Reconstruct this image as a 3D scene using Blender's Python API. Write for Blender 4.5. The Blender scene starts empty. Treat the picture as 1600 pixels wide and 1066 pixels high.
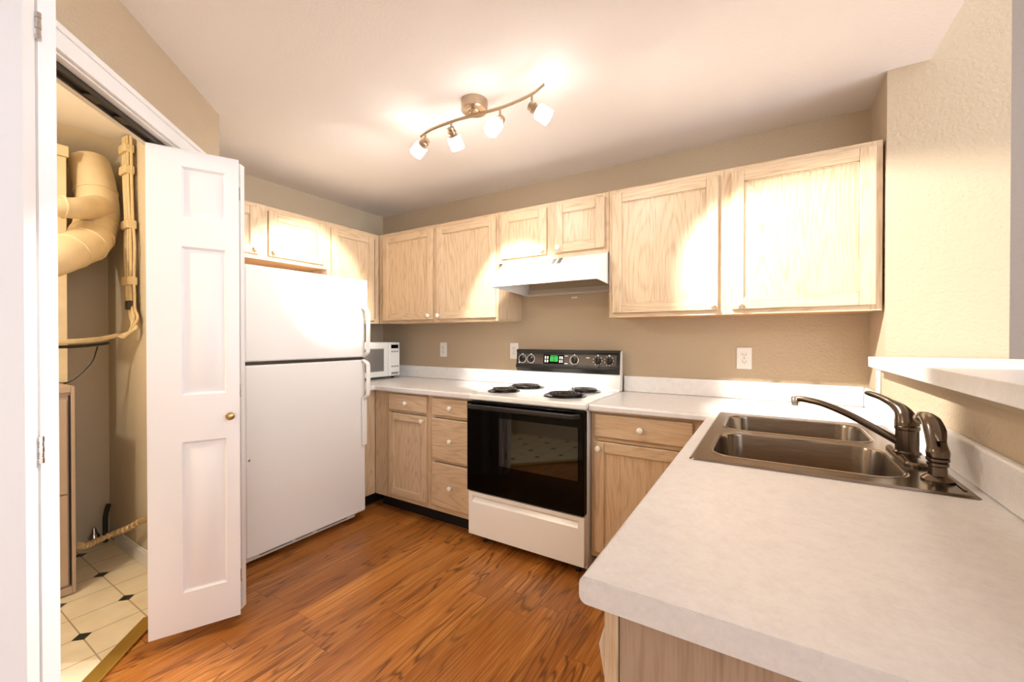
import bpy, bmesh, math, random
from mathutils import Vector, Matrix
random.seed(7)
S = bpy.context.scene
COL = S.collection
R2 = math.sqrt(2.0)
PI = math.pi

# ------------------------------------------------------------------ camera
cam = bpy.data.cameras.new('camera')
cam.sensor_fit = 'HORIZONTAL'
cam.sensor_width = 36.0
cam.lens = 649.372 / 1600 * 36.0
cam.shift_x = (800 - 798.907) / 1600
cam.shift_y = (533.687 - 533) / 1600
cam.clip_start = 0.02
cam_o = bpy.data.objects.new('camera', cam)
COL.objects.link(cam_o)
yaw, pitch = math.radians(31.785), math.radians(-0.4)
fw = Vector((-math.sin(yaw) * math.cos(pitch), math.cos(yaw) * math.cos(pitch), math.sin(pitch)))
rt = Vector((math.cos(yaw), math.sin(yaw), 0))
up = rt.cross(fw)
cam_o.matrix_world = Matrix(((rt.x, up.x, -fw.x, 3.1089), (rt.y, up.y, -fw.y, -2.7096),
                             (rt.z, up.z, -fw.z, 1.2644), (0, 0, 0, 1)))
S.camera = cam_o

# ------------------------------------------------------------------ world, exposure
S.view_settings.view_transform = 'Standard'
S.view_settings.look = 'None'
S.view_settings.gamma = 1.0
S.view_settings.use_curve_mapping = False
S.view_settings.exposure = 1.5
W = bpy.data.worlds.new('world')
S.world = W
W.use_nodes = True
W.node_tree.nodes['Background'].inputs[0].default_value = (0.86, 0.92, 1.0, 1)
W.node_tree.nodes['Background'].inputs[1].default_value = 1.0


def area_light(name, loc, target, sx, sy, power, color):
    l = bpy.data.lights.new(name, 'AREA')
    l.shape = 'RECTANGLE'; l.size = sx; l.size_y = sy; l.energy = power; l.color = color
    o = bpy.data.objects.new(name, l); COL.objects.link(o)
    o.location = loc
    o.rotation_euler = (Vector(target) - Vector(loc)).to_track_quat('-Z', 'Y').to_euler()
    return o


# daylight from the glazed doors of the living room behind the viewer
area_light('daylight', (7.6, -1.9, 1.35), (2.5, -2.4, 1.2), 2.4, 2.1, 50, (0.74, 0.86, 1.0))
# unseen bulb added to give the furnace closet its yellow light, near its front
hl = bpy.data.lights.new('closet_added_bulb', 'POINT'); hl.energy = 14; hl.color = (1.0, 0.89, 0.70); hl.shadow_soft_size = 0.04
ho_ = bpy.data.objects.new('closet_added_bulb', hl); COL.objects.link(ho_); ho_.location = (0.80, -3.00, 2.15)

SPOT_W = 85
SPILL_W = 6
GLOW = 6.5

# ------------------------------------------------------------------ materials
def lin(r, g, b):
    f = lambda c: (c / 255 / 12.92) if c / 255 <= 0.04045 else ((c / 255 + 0.055) / 1.055) ** 2.4
    return (f(r), f(g), f(b), 1)


class NT:
    def __init__(s, name):
        s.m = bpy.data.materials.new(name); s.m.use_nodes = True
        s.t = s.m.node_tree; s.b = s.t.nodes['Principled BSDF']

    def n(s, kind, **kw):
        x = s.t.nodes.new(kind)
        for k, v in kw.items(): setattr(x, k, v)
        return x

    def l(s, a, b): s.t.links.new(a, b)

    def set(s, sock, v):
        if hasattr(v, 'links') or isinstance(v, bpy.types.NodeSocket): s.l(v, sock)
        else: sock.default_value = v

    def math(s, op, a, b=None, c=None):
        x = s.n('ShaderNodeMath', operation=op)
        s.set(x.inputs[0], a)
        if b is not None: s.set(x.inputs[1], b)
        if c is not None: s.set(x.inputs[2], c)
        return x.outputs[0]

    def coords(s, scale=(1, 1, 1), rnd=0.0):
        tc = s.n('ShaderNodeTexCoord')
        v = tc.outputs['Object']
        if rnd:
            oi = s.n('ShaderNodeObjectInfo')
            cx = s.n('ShaderNodeVectorMath', operation='SCALE')
            cx.inputs[0].default_value = (rnd, rnd * 1.7, rnd * 0.6)
            s.l(oi.outputs['Random'], cx.inputs['Scale'])
            ad = s.n('ShaderNodeVectorMath', operation='ADD')
            s.l(v, ad.inputs[0]); s.l(cx.outputs[0], ad.inputs[1]); v = ad.outputs[0]
        mp = s.n('ShaderNodeVectorMath', operation='MULTIPLY')
        s.l(v, mp.inputs[0]); mp.inputs[1].default_value = scale
        return mp.outputs[0]

    def noise(s, vec, scale, detail=2.0, rough=0.5):
        x = s.n('ShaderNodeTexNoise')
        s.l(vec, x.inputs['Vector'])
        x.inputs['Scale'].default_value = scale; x.inputs['Detail'].default_value = detail
        x.inputs['Roughness'].default_value = rough
        return x.outputs['Fac']

    def ramp(s, fac, *stops):
        x = s.n('ShaderNodeValToRGB')
        while len(x.color_ramp.elements) < len(stops): x.color_ramp.elements.new(0.5)
        for e, (p, c) in zip(x.color_ramp.elements, stops): e.position = p; e.color = c
        s.l(fac, x.inputs[0])
        return x.outputs[0]

    def mix(s, fac, a, b, blend='MIX'):
        x = s.n('ShaderNodeMix', data_type='RGBA', blend_type=blend)
        s.set(x.inputs[0], fac); s.set(x.inputs[6], a); s.set(x.inputs[7], b)
        return x.outputs[2]

    def bump(s, h, strength, dist):
        x = s.n('ShaderNodeBump')
        x.inputs['Strength'].default_value = strength; x.inputs['Distance'].default_value = dist
        s.l(h, x.inputs['Height']); s.l(x.outputs[0], s.b.inputs['Normal'])


def plain(name, col, rough=0.5, metal=0.0, spec=0.5, mott=0.0, mscale=12, bump=0.0, bscale=150, coat=0.0):
    k = NT(name)
    k.b.inputs['Roughness'].default_value = rough
    k.b.inputs['Metallic'].default_value = metal
    k.b.inputs['Specular IOR Level'].default_value = spec
    k.b.inputs['Coat Weight'].default_value = coat
    v = k.coords()
    f = k.noise(v, mscale, 3)
    d = tuple(c * (1 - mott) for c in col[:3]) + (1,)
    k.l(k.ramp(f, (0.3, d), (0.7, col)), k.b.inputs['Base Color'])
    if bump: k.bump(k.noise(v, bscale, 3), bump, 0.004)
    return k.m


def oak(name, grain, light, dark, ring=0.15, rough=0.42):
    """whitewashed oak: pores stretched along the grain plus wide growth rings"""
    k = NT(name)
    g = {'z': (1, 1, 0.045), 'h': (0.045, 0.045, 1)}[grain]
    v = k.coords(g, rnd=3.0)
    fine = k.noise(v, 190, 3, 0.6)
    g2 = {'z': (1, 1, 0.16), 'h': (0.16, 0.16, 1)}[grain]
    v2 = k.coords(g2, rnd=5.0)
    wide = k.noise(v2, 5.5, 1.5, 0.45)
    rings = k.math('MULTIPLY_ADD', k.math('SINE', k.math('MULTIPLY', wide, 120.0)), 0.5, 0.5)
    rings = k.math('POWER', rings, 3.0)
    f = k.math('ADD', k.math('MULTIPLY', fine, 0.9), k.math('MULTIPLY', rings, -ring))
    c = k.ramp(f, (0.12, dark), (0.46, light), (0.75, tuple(min(1, x * 1.05) for x in light[:3]) + (1,)))
    big = k.noise(v2, 1.8, 2)
    c = k.mix(k.math('MULTIPLY', big, 0.25), c, dark)
    k.l(c, k.b.inputs['Base Color'])
    k.b.inputs['Roughness'].default_value = rough
    k.bump(fine, 0.12, 0.001)
    return k.m


M = {}
OL, OD = lin(220, 193, 158), lin(186, 152, 114)
M['oak_v'] = oak('whitewashed_oak_upright', 'z', OL, OD)
M['oak_h'] = oak('whitewashed_oak_level', 'h', OL, OD)
M['oak_end'] = oak('oak_end_panel', 'z', lin(186, 160, 136), lin(150, 124, 102), 0.05)
M['oak_raw'] = oak('oak_inside', 'h', lin(214, 160, 104), lin(180, 124, 76), 0.05)
M['wall'] = plain('greige_wall_paint', lin(192, 172, 145), 0.75, bump=0.9, bscale=75, spec=0.2)
M['wall_grey'] = plain('grey_wall_paint', lin(160, 148, 136), 0.75, bump=0.9, bscale=75, spec=0.2)
M['ceil'] = plain('ceiling_paint', lin(242, 236, 230), 0.9, bump=0.3, bscale=110, spec=0.1)
M['closet'] = plain('closet_wall_paint', lin(212, 197, 172), 0.8, bump=0.4, bscale=120, spec=0.2)
M['white'] = plain('white_trim_paint', lin(238, 234, 230), 0.38)
M['door_white'] = plain('white_door_paint', lin(236, 231, 229), 0.42, bump=0.05, bscale=300)
M['enamel'] = plain('white_enamel', lin(240, 236, 230), 0.28, bump=0.04, bscale=260)
M['enamel_smooth'] = plain('white_smooth_enamel', lin(242, 238, 232), 0.15)
M['plastic'] = plain('white_plastic', lin(238, 234, 226), 0.35)
M['ceramic'] = plain('white_ceramic', lin(246, 240, 230), 0.12)
M['black'] = plain('black_plastic', lin(18, 16, 15), 0.35)
M['black_gloss'] = plain('black_glass', lin(5, 4, 4), 0.05, spec=0.12)
M['oven_glass'] = plain('oven_window_glass', lin(5, 4, 4), 0.03, spec=0.6)
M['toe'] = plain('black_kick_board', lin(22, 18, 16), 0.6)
M['panel_brown'] = plain('smoked_panel', lin(62, 50, 42), 0.3)
M['coil'] = plain('burner_coil', lin(66, 58, 52), 0.35, metal=0.7)
M['pan'] = plain('drip_pan_black', lin(20, 18, 17), 0.25, metal=0.3)
M['grey'] = plain('grey_plastic', lin(150, 146, 142), 0.4)
M['mw_glass'] = plain('microwave_window', lin(120, 114, 108), 0.2)
M['dark_grey'] = plain('dark_grey_metal', lin(70, 64, 58), 0.45, metal=0.5)
M['nickel'] = plain('brushed_nickel', lin(190, 170, 146), 0.28, metal=1.0)
M['chrome'] = plain('chrome', lin(205, 200, 194), 0.15, metal=1.0)
M['brass'] = plain('aged_brass', lin(190, 164, 112), 0.3, metal=1.0)
M['pewter'] = plain('pewter_faucet', lin(112, 99, 86), 0.22, metal=1.0)
M['gold'] = plain('gold_strip', lin(200, 160, 74), 0.35, metal=0.75)
M['furnace'] = plain('furnace_enamel', lin(190, 164, 138), 0.45, mott=0.1, mscale=4)
M['duct'] = plain('painted_duct', lin(226, 204, 164), 0.5, mott=0.12, mscale=9)
M['cable'] = plain('painted_cable', lin(220, 196, 152), 0.6, mott=0.15, mscale=30)
M['conduit'] = plain('flex_conduit', lin(196, 168, 126), 0.45, metal=0.3)
M['hood_in'] = plain('hood_inside', lin(210, 196, 178), 0.5)
M['slot'] = plain('vent_slot_grey', lin(120, 112, 104), 0.6)


def steel():
    k = NT('stainless_steel')
    v = k.coords((1, 60, 60))
    f = k.noise(v, 14, 2)
    k.l(k.ramp(f, (0.3, lin(122, 110, 98)), (0.7, lin(156, 143, 128))), k.b.inputs['Base Color'])
    k.b.inputs['Metallic'].default_value = 1.0
    k.b.inputs['Roughness'].default_value = 0.2
    return k.m


M['steel'] = steel()


def laminate(name, a, b, c):
    k = NT(name)
    v = k.coords()
    f = k.math('ADD', k.math('MULTIPLY', k.noise(v, 34, 5, 0.65), 0.6), k.math('MULTIPLY', k.noise(v, 140, 3, 0.6), 0.4))
    k.l(k.ramp(f, (0.36, c), (0.5, a), (0.64, b)), k.b.inputs['Base Color'])
    k.b.inputs['Roughness'].default_value = 0.32
    return k.m


M['counter'] = laminate('mottled_laminate', lin(230, 225, 220), lin(235, 230, 226), lin(224, 218, 213))


def floor_mat():
    k = NT('honey_oak_laminate')
    tc = k.n('ShaderNodeTexCoord')
    sp = k.n('ShaderNodeSeparateXYZ'); k.l(tc.outputs['Object'], sp.inputs[0])
    X, Y = sp.outputs[0], sp.outputs[1]
    u = k.math('MULTIPLY', X, 1 / 0.115)
    row = k.math('FLOOR', u)
    wn = k.n('ShaderNodeTexWhiteNoise', noise_dimensions='1D'); k.l(row, wn.inputs['W'])
    v = k.math('ADD', k.math('MULTIPLY', Y, 1 / 0.92), k.math('MULTIPLY', wn.outputs['Value'], 7.3))
    cell = k.math('FLOOR', v)
    cb = k.n('ShaderNodeCombineXYZ'); k.l(row, cb.inputs[0]); k.l(cell, cb.inputs[1])
    w2 = k.n('ShaderNodeTexWhiteNoise', noise_dimensions='3D'); k.l(cb.outputs[0], w2.inputs['Vector'])
    rnd = w2.outputs['Value']
    off = k.n('ShaderNodeVectorMath', operation='SCALE'); k.l(w2.outputs['Color'], off.inputs[0]); off.inputs['Scale'].default_value = 9.0
    mp = k.n('ShaderNodeVectorMath', operation='MULTIPLY'); k.l(tc.outputs['Object'], mp.inputs[0]); mp.inputs[1].default_value = (1, 0.028, 1)
    ad = k.n('ShaderNodeVectorMath', operation='ADD'); k.l(mp.outputs[0], ad.inputs[0]); k.l(off.outputs[0], ad.inputs[1])
    fine = k.noise(ad.outputs[0], 130, 4, 0.6)
    mp2 = k.n('ShaderNodeVectorMath', operation='MULTIPLY'); k.l(tc.outputs['Object'], mp2.inputs[0]); mp2.inputs[1].default_value = (1, 0.13, 1)
    ad2 = k.n('ShaderNodeVectorMath', operation='ADD'); k.l(mp2.outputs[0], ad2.inputs[0]); k.l(off.outputs[0], ad2.inputs[1])
    wide = k.noise(ad2.outputs[0], 9, 2, 0.5)
    rings = k.math('POWER', k.math('MULTIPLY_ADD', k.math('SINE', k.math('MULTIPLY', wide, 72.0)), 0.5, 0.5), 5.0)
    mask = k.noise(ad2.outputs[0], 5.5, 1)
    mask = k.math('SMOOTH_MIN', k.math('MAXIMUM', k.math('MULTIPLY', k.math('SUBTRACT', mask, 0.40), 7.0), 0.0), 1.0, 0.2)
    f = k.math('ADD', k.math('MULTIPLY', fine, 0.72), k.math('MULTIPLY', wide, 0.30))
    c = k.ramp(f, (0.26, lin(108, 60, 22)), (0.46, lin(172, 104, 42)), (0.68, lin(212, 148, 76)))
    c = k.mix(k.math('MULTIPLY', k.math('MULTIPLY', rings, mask), 0.8), c, lin(84, 42, 14))
    c = k.mix(k.math('MULTIPLY', rnd, 0.5), c, lin(124, 68, 26))
    fu = k.math('FRACT', u); fv = k.math('FRACT', v)
    e1 = k.math('LESS_THAN', fu, 0.018); e2 = k.math('LESS_THAN', fv, 0.0025)
    k.l(k.mix(k.math('MULTIPLY', k.math('MAXIMUM', e1, e2), 0.6), c, lin(60, 28, 10)), k.b.inputs['Base Color'])
    k.b.inputs['Roughness'].default_value = 0.3
    k.bump(fine, 0.06, 0.001)
    return k.m


M['floor'] = floor_mat()


def tile_mat():
    k = NT('closet_vinyl_tile')
    tc = k.n('ShaderNodeTexCoord')
    sp = k.n('ShaderNodeSeparateXYZ'); k.l(tc.outputs['Object'], sp.inputs[0])
    u = k.math('MULTIPLY', k.math('ADD', sp.outputs[0], -0.084), 1 / 0.187)
    v = k.math('MULTIPLY', k.math('ADD', sp.outputs[1], 1.985), 1 / 0.195)
    i, j = k.math('ROUND', u), k.math('ROUND', v)
    du = k.math('ABSOLUTE', k.math('SUBTRACT', u, i)); dv = k.math('ABSOLUTE', k.math('SUBTRACT', v, j))
    grout = k.math('MAXIMUM', k.math('LESS_THAN', du, 0.014), k.math('LESS_THAN', dv, 0.014))
    par = k.math('LESS_THAN', k.math('ABSOLUTE', k.math('SUBTRACT', k.math('FLOORED_MODULO', k.math('ADD', i, j), 2.0), 0.0)), 0.5)
    dia = k.math('MULTIPLY', par, k.math('LESS_THAN', k.math('ADD', du, dv), 0.17))
    n = k.noise(k.coords(), 9, 4)
    c = k.ramp(n, (0.3, lin(226, 210, 178)), (0.7, lin(238, 226, 200)))
    c = k.mix(k.math('MULTIPLY', grout, 0.75), c, lin(150, 128, 98))
    c = k.mix(dia, c, lin(44, 46, 36))
    k.l(c, k.b.inputs['Base Color']); k.b.inputs['Roughness'].default_value = 0.35
    return k.m


M['tile'] = tile_mat()


def emit(name, col, st, base=(0.9, 0.88, 0.85, 1)):
    k = NT(name)
    k.b.inputs['Base Color'].default_value = base
    k.b.inputs['Emission Color'].default_value = col
    k.b.inputs['Emission Strength'].default_value = st
    return k.m


M['lamp_glass'] = emit('lit_frosted_glass', (1.0, 0.98, 0.96, 1), GLOW)
M['led'] = emit('green_clock_digits', (0.02, 0.7, 0.07, 1), 0.3, (0.01, 0.05, 0.015, 1))


# ------------------------------------------------------------------ mesh helpers
class B:
    """collects shapes in one bmesh"""
    def __init__(s): s.bm = bmesh.new()

    def _f(s, vs, m=0):
        try:
            f = s.bm.faces.new(vs); f.material_index = m; return f
        except ValueError: return None

    def box(s, x0, y0, z0, x1, y1, z1, m=0):
        if x0 > x1: x0, x1 = x1, x0
        if y0 > y1: y0, y1 = y1, y0
        if z0 > z1: z0, z1 = z1, z0
        v = [s.bm.verts.new(p) for p in ((x0, y0, z0), (x1, y0, z0), (x1, y1, z0), (x0, y1, z0), (x0, y0, z1), (x1, y0, z1), (x1, y1, z1), (x0, y1, z1))]
        for q in ((3, 2, 1, 0), (4, 5, 6, 7), (0, 1, 5, 4), (1, 2, 6, 5), (2, 3, 7, 6), (3, 0, 4, 7)): s._f([v[i] for i in q], m)
        return s

    def prism(s, pts, a, b, axis='z', m=0):
        """polygon in the plane across 'axis' swept from a to b; pts order (x,y) for z, (y,z) for x, (x,z) for y"""
        def mk(p, t): return {'z': (p[0], p[1], t), 'x': (t, p[0], p[1]), 'y': (p[0], t, p[1])}[axis]
        A = [s.bm.verts.new(mk(p, a)) for p in pts]; C = [s.bm.verts.new(mk(p, b)) for p in pts]
        n = len(pts)
        s._f(A[::-1], m); s._f(C, m)
        for i in range(n): s._f([A[i], A[(i + 1) % n], C[(i + 1) % n], C[i]], m)
        return s

    def rings(s, loops, cap0=True, cap1=True, m=0):
        L = [[s.bm.verts.new(p) for p in lp] for lp in loops]
        n = len(L[0])
        for a, b in zip(L, L[1:]):
            for i in range(n): s._f([a[i], a[(i + 1) % n], b[(i + 1) % n], b[i]], m)
        if cap0: s._f(L[0][::-1], m)
        if cap1: s._f(L[-1], m)
        return s

    def lathe(s, prof, c, d=(0, 0, 1), seg=20, m=0, cap=True):
        """prof: (radius, distance along d)"""
        d = Vector(d).normalized(); u = d.orthogonal().normalized(); w = d.cross(u); c = Vector(c)
        lp = []
        for r, h in prof:
            r = max(r, 1e-5)
            lp.append([c + d * h + (u * math.cos(2 * PI * i / seg) + w * math.sin(2 * PI * i / seg)) * r for i in range(seg)])
        return s.rings(lp, cap, cap, m)

    def cyl(s, a, b, r, r2=None, seg=16, m=0):
        a, b = Vector(a), Vector(b)
        return s.lathe([(r, 0), (r2 if r2 is not None else r, (b - a).length)], a, b - a, seg, m)

    def tube(s, pts, r, seg=10, m=0, flat=None, smooth=0):
        P = [Vector(p) for p in pts]
        rs = list(r) if isinstance(r, (list, tuple)) else [r] * len(P)
        if smooth:
            Q, q = [], []
            for i in range(len(P) - 1):
                p0, p1, p2, p3 = P[max(i - 1, 0)], P[i], P[i + 1], P[min(i + 2, len(P) - 1)]
                for k in range(smooth):
                    t = k / smooth
                    Q.append(0.5 * ((2 * p1) + (p2 - p0) * t + (2 * p0 - 5 * p1 + 4 * p2 - p3) * t * t + (3 * p1 - p0 - 3 * p2 + p3) * t ** 3))
                    q.append(rs[i] * (1 - t) + rs[i + 1] * t)
            Q.append(P[-1]); q.append(rs[-1]); P, rs = Q, q
        loops = []; u = None
        for i, p in enumerate(P):
            t = (P[min(i + 1, len(P) - 1)] - P[max(i - 1, 0)]).normalized()
            if u is None: u = t.orthogonal().normalized() if abs(t.z) > 0.9 else t.cross(Vector((0, 0, 1))).normalized()
            u = (u - t * u.dot(t)).normalized(); w = t.cross(u)
            fu, fv = flat or (1, 1)
            loops.append([p + (u * math.cos(2 * PI * k / seg) * fu + w * math.sin(2 * PI * k / seg) * fv) * rs[i] for k in range(seg)])
        return s.rings(loops, m=m)

    def grid_slab(s, xs, ys, keep, z0, z1, m=0):
        V = {}
        def v(i, j, z):
            if (i, j, z) not in V: V[(i, j, z)] = s.bm.verts.new((xs[i], ys[j], z))
            return V[(i, j, z)]
        nx, ny = len(xs) - 1, len(ys) - 1
        K = lambda i, j: 0 <= i < nx and 0 <= j < ny and keep(i, j)
        for i in range(nx):
            for j in range(ny):
                if not K(i, j): continue
                s._f([v(i, j, z1), v(i + 1, j, z1), v(i + 1, j + 1, z1), v(i, j + 1, z1)], m)
                s._f([v(i, j + 1, z0), v(i + 1, j + 1, z0), v(i + 1, j, z0), v(i, j, z0)], m)
                for (di, dj, a, b) in ((-1, 0, (i, j + 1), (i, j)), (1, 0, (i + 1, j), (i + 1, j + 1)), (0, -1, (i, j), (i + 1, j)), (0, 1, (i + 1, j + 1), (i, j + 1))):
                    if not K(i + di, j + dj):
                        s._f([v(*a, z0), v(*b, z0), v(*b, z1), v(*a, z1)], m)
        return s


def root_loc(p):
    t = Vector((0, 0, 0))
    while p is not None:
        t += p.location; p = p.parent
    return t


def obj(name, b, mats, parent=None, bevel=0.0, seg=2, local=False, angle=35):
    """link the collected shapes as ONE mesh object; coordinates are the room's unless local"""
    bm = b.bm
    bmesh.ops.recalc_face_normals(bm, faces=bm.faces)
    me = bpy.data.meshes.new(name)
    if parent is not None and not local:
        off = root_loc(parent)
        for v in bm.verts: v.co -= off
    bm.to_mesh(me); bm.free()
    for m in (mats if isinstance(mats, (list, tuple)) else [mats]): me.materials.append(M[m])
    for p in me.polygons: p.use_smooth = True
    me.set_sharp_from_angle(angle=math.radians(angle))
    o = bpy.data.objects.new(name, me)
    COL.objects.link(o)
    if parent is not None: o.parent = parent
    if bevel:
        mod = o.modifiers.new('edge', 'BEVEL'); mod.width = bevel; mod.segments = seg
        mod.limit_method = 'ANGLE'; mod.angle_limit = math.radians(40); mod.harden_normals = True
    return o


def edge_round(o, pred, width, seg=4):
    """round only the edges whose two ends satisfy pred"""
    me = o.data; off = root_loc(o)
    at = me.attributes.new('bevel_weight_edge', 'FLOAT', 'EDGE')
    for e in me.edges:
        a, c = me.vertices[e.vertices[0]].co + off, me.vertices[e.vertices[1]].co + off
        at.data[e.index].value = 1.0 if pred(a, c) else 0.0
    mod = o.modifiers.new('edge', 'BEVEL'); mod.width = width; mod.segments = seg; mod.limit_method = 'WEIGHT'; mod.harden_normals = True


def tag(o, label, cat, group=None, kind='thing'):
    o['label'] = label; o['category'] = cat; o['kind'] = kind
    if group: o['group'] = group
    return o


def thing(name, label, cat, loc, group=None, rotz=0.0):
    o = bpy.data.objects.new(name, None); COL.objects.link(o)
    o.empty_display_size = 0.05
    o.location = loc; o.rotation_euler = (0, 0, rotz)
    return tag(o, label, cat, group)


def struct(name, b, mats, bevel=0.0):
    o = obj(name, b, mats, None, bevel); o['kind'] = 'structure'; return o


def part_label(o, t): o['label'] = t; return o


def XY(s, n):  # along the diagonal closet wall (s) and out of it (n) -> room x, y
    return ((s + n) / R2, (n - s) / R2)


# ------------------------------------------------------------------ the setting
H = 2.412
WR = 3.536       # plane of the wall at the sink side
CD = -0.342      # near face of the full-height return beside the bar
CE = 3.895       # its outer corner
KE = 3.67        # edge where the low kitchen ceiling stops

b = B().box(-1.2, -7.0, -0.08, 8.0, 2.0, 0.0); struct('floor', b, 'floor')
cl = [XY(1.70, -0.872), (-0.60, XY(1.70, -0.872)[1]), (-0.60, -3.6), (XY(3.6, -0.872)[0], XY(3.6, -0.872)[1] - 0.3), XY(3.6, -0.872)]
cl = [(0.60, -1.8), (-0.60, -1.8), (-0.60, -3.7), (1.9, -3.7), XY(3.6, -0.872), XY(1.75, -0.872)]
struct('floor_closet', B().prism(cl, 0.0, 0.004), 'tile')
struct('ceiling', B().box(-1.2, -7.0, H, KE, 0.12, 4.1), 'ceil')
struct('ceiling_living', B().box(KE, -7.0, 4.1, 8.0, 2.0, 4.2), 'ceil')
struct('wall_back', B().box(-0.12, 0.0, 0.0, WR, 0.12, H), 'wall')
struct('wall_left', B().box(-0.12, -1.68, 0.0, 0.0, 0.0, H), 'wall')
struct('wall_alcove', B().prism([(-0.55, -1.68), (0.706, -1.68), (0.684, -1.815), (-0.55, -1.815)], 0.0, H), ['wall'])
struct('wall_column', B().box(WR, CD, 0.0, CE, 0.12, 4.1), 'wall')
struct('wall_far', B().box(CE - 0.2, 1.6, 0.0, 8.0, 1.72, 4.1), 'wall_grey')
struct('wall_right', B().box(7.9, -0.6, 0.0, 8.0, 1.6, 4.1), 'wall_grey')
struct('wall_rear_light_block', B().box(-1.2, -4.6, 0.0, 3.9, -4.48, H), 'wall')  # unseen wall added behind the viewer to hold back daylight
struct('wall_bar', B().box(WR, -2.30, 0.0, WR + 0.115, CD, 1.140), 'wall')
# diagonal wall in front of the furnace closet
NF, NB = -0.687, -0.80
S0, S1, HD = 1.925, 3.165, 2.075
def diag(s0, s1, z0, z1, n0=NF, n1=NB): return B().prism([XY(s0, n0), XY(s1, n0), XY(s1, n1), XY(s0, n1)], z0, z1)
bb = B().prism([XY(1.687, NF), XY(S0, NF), XY(S0, NB), XY(1.767, NB)], 0.0, H)
bb.prism([XY(S0, NF), XY(S1, NF), XY(S1, NB), XY(S0, NB)], HD, H)
bb.prism([XY(S1, NF), XY(5.2, NF), XY(5.2, NB), XY(S1, NB)], 0.0, H)
struct('wall_diagonal', bb, 'wall')
struct('wall_closet_back', B().box(-0.55, -3.7, 0.0, -0.434, -1.815, H), 'closet')
struct('wall_closet_front', B().box(-0.434, -3.45, 0.0, 1.95, -3.40, H), 'closet')
struct('wall_closet_side', B().box(-0.434, -1.819, 0.0, 0.68, -1.815, H), 'closet')
# sloped boxing under the closet ceiling, against its back wall
struct('ceiling_closet', B().prism([(-0.10, H), (-0.434, H), (-0.434, 2.285)], -3.6, -1.819, 'y'), 'closet')
bb = B().box(-0.30, -1.833, 0.004, 0.60, -1.8195, 0.075).box(-0.30, -1.829, 0.075, 0.60, -1.8195, 0.090)
struct('baseboard_closet', bb, 'white', 0.003)

# white casing and jamb lining round the closet opening
bb = B()
def cas(s0, s1, z0, z1, n0, n1, m=0): bb.prism([XY(s0, n0), XY(s1, n0), XY(s1, n1), XY(s0, n1)], z0, z1, m=m)
cas(S0 - 0.062, S1 + 0.062, 2.067, 2.126, NF + 0.001, NF + 0.013)
cas(S0 - 0.062, S1 + 0.062, 2.118, 2.137, NF + 0.001, NF + 0.020)
for s0, s1 in ((S0 - 0.060, S0 + 0.004), (S1 - 0.004, S1 + 0.060)):
    cas(s0, s1, 0.0, 2.067, NF + 0.001, NF + 0.013)
cas(S0, S0 + 0.018, 0.0, HD, NF, NB)
cas(S1 - 0.018, S1, 0.0, HD, NF, NB)
cas(S0 + 0.018, S1 - 0.018, HD - 0.014, HD, NF, NB)
struct('trim_1', bb, 'white', 0.002)
t = thing('door_track', 'dark metal sliding track under the head of the closet opening', 'door track', XY(2.5, -0.735) + (2.04,))
bb = B(); cas(S0 + 0.02, S1 - 0.02, 2.047, 2.0605, -0.712, -0.722); cas(S0 + 0.02, S1 - 0.02, 2.047, 2.0605, -0.752, -0.758); cas(S0 + 0.02, S1 - 0.02, 2.057, 2.0605, -0.712, -0.758)
obj('channel', bb, 'dark_grey', t)
for s0 in (2.30, 2.44):
    bb = B(); cas(s0, s0 + 0.06, 2.047, 2.056, -0.724, -0.750); obj('snubber', bb, 'dark_grey', t, 0.003)
bb = B(); cas(S0, S1, 0.004, 0.013, -0.838, -0.902)
tag(obj('threshold_strip', bb, 'gold', None, 0.004), 'gold metal threshold strip between closet tiles and wooden floor', 'threshold')
# bar ledge cleat
struct('trim_2', B().box(WR - 0.016, -2.28, 1.116, WR - 0.001, CD - 0.010, 1.1405), 'wall', 0.004)

# ------------------------------------------------------------------ bifold doors
LEAF_W, LEAF_T, LZ0, LZ1 = 0.310, 0.034, 0.05, 2.044


def leaf_mesh(panels=True):
    """one moulded leaf: width along +x, face at y=0 looking to -y, back at y=LEAF_T"""
    bb = B(); bm = bb.bm
    pz = [(0.21, 0.835), (1.03, 1.645), (1.765, 1.975)]
    x0, x1 = 0.110, 0.262
    for side in (0, 1):
        yf = 0.0 if side == 0 else LEAF_T
        sg = 1 if side == 0 else -1
        xs = [0, x0, x1, LEAF_W]
        zs = [LZ0] + [z for p in pz for z in p] + [LZ1]
        V = [[bm.verts.new((x, yf, z)) for z in zs] for x in xs]
        for i in range(3):
            for j in range(len(zs) - 1):
                if i == 1 and j % 2 == 1:
                    a, c = zs[j], zs[j + 1]
                    lp = [[V[1][j], V[2][j], V[2][j + 1], V[1][j + 1]]]
                    for ins, dp in ((0.009, 0.011), (0.016, 0.011), (0.042, 0.002)):
                        lp.append([bm.verts.new((px, yf + sg * dp, pz_)) for px, pz_ in ((x0 + ins, a + ins), (x1 - ins, a + ins), (x1 - ins, c - ins), (x0 + ins, c - ins))])
                    for A, C in zip(lp, lp[1:]):
                        for k in range(4): bb._f([A[k], A[(k + 1) % 4], C[(k + 1) % 4], C[k]])
                    bb._f(lp[-1])
                else:
                    bb._f([V[i][j], V[i + 1][j], V[i + 1][j + 1], V[i][j + 1]])
        if side == 0: F = V
    for j in range(len(zs) - 1):
        for i, r in ((0, V), (3, V)):
            bb._f([F[i][j], F[i][j + 1], V[i][j + 1], V[i][j]])
    for j in (0, len(zs) - 1):
        for i in range(3): bb._f([F[i][j], F[i + 1][j], V[i + 1][j], V[i][j]])
    return bb


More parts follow.
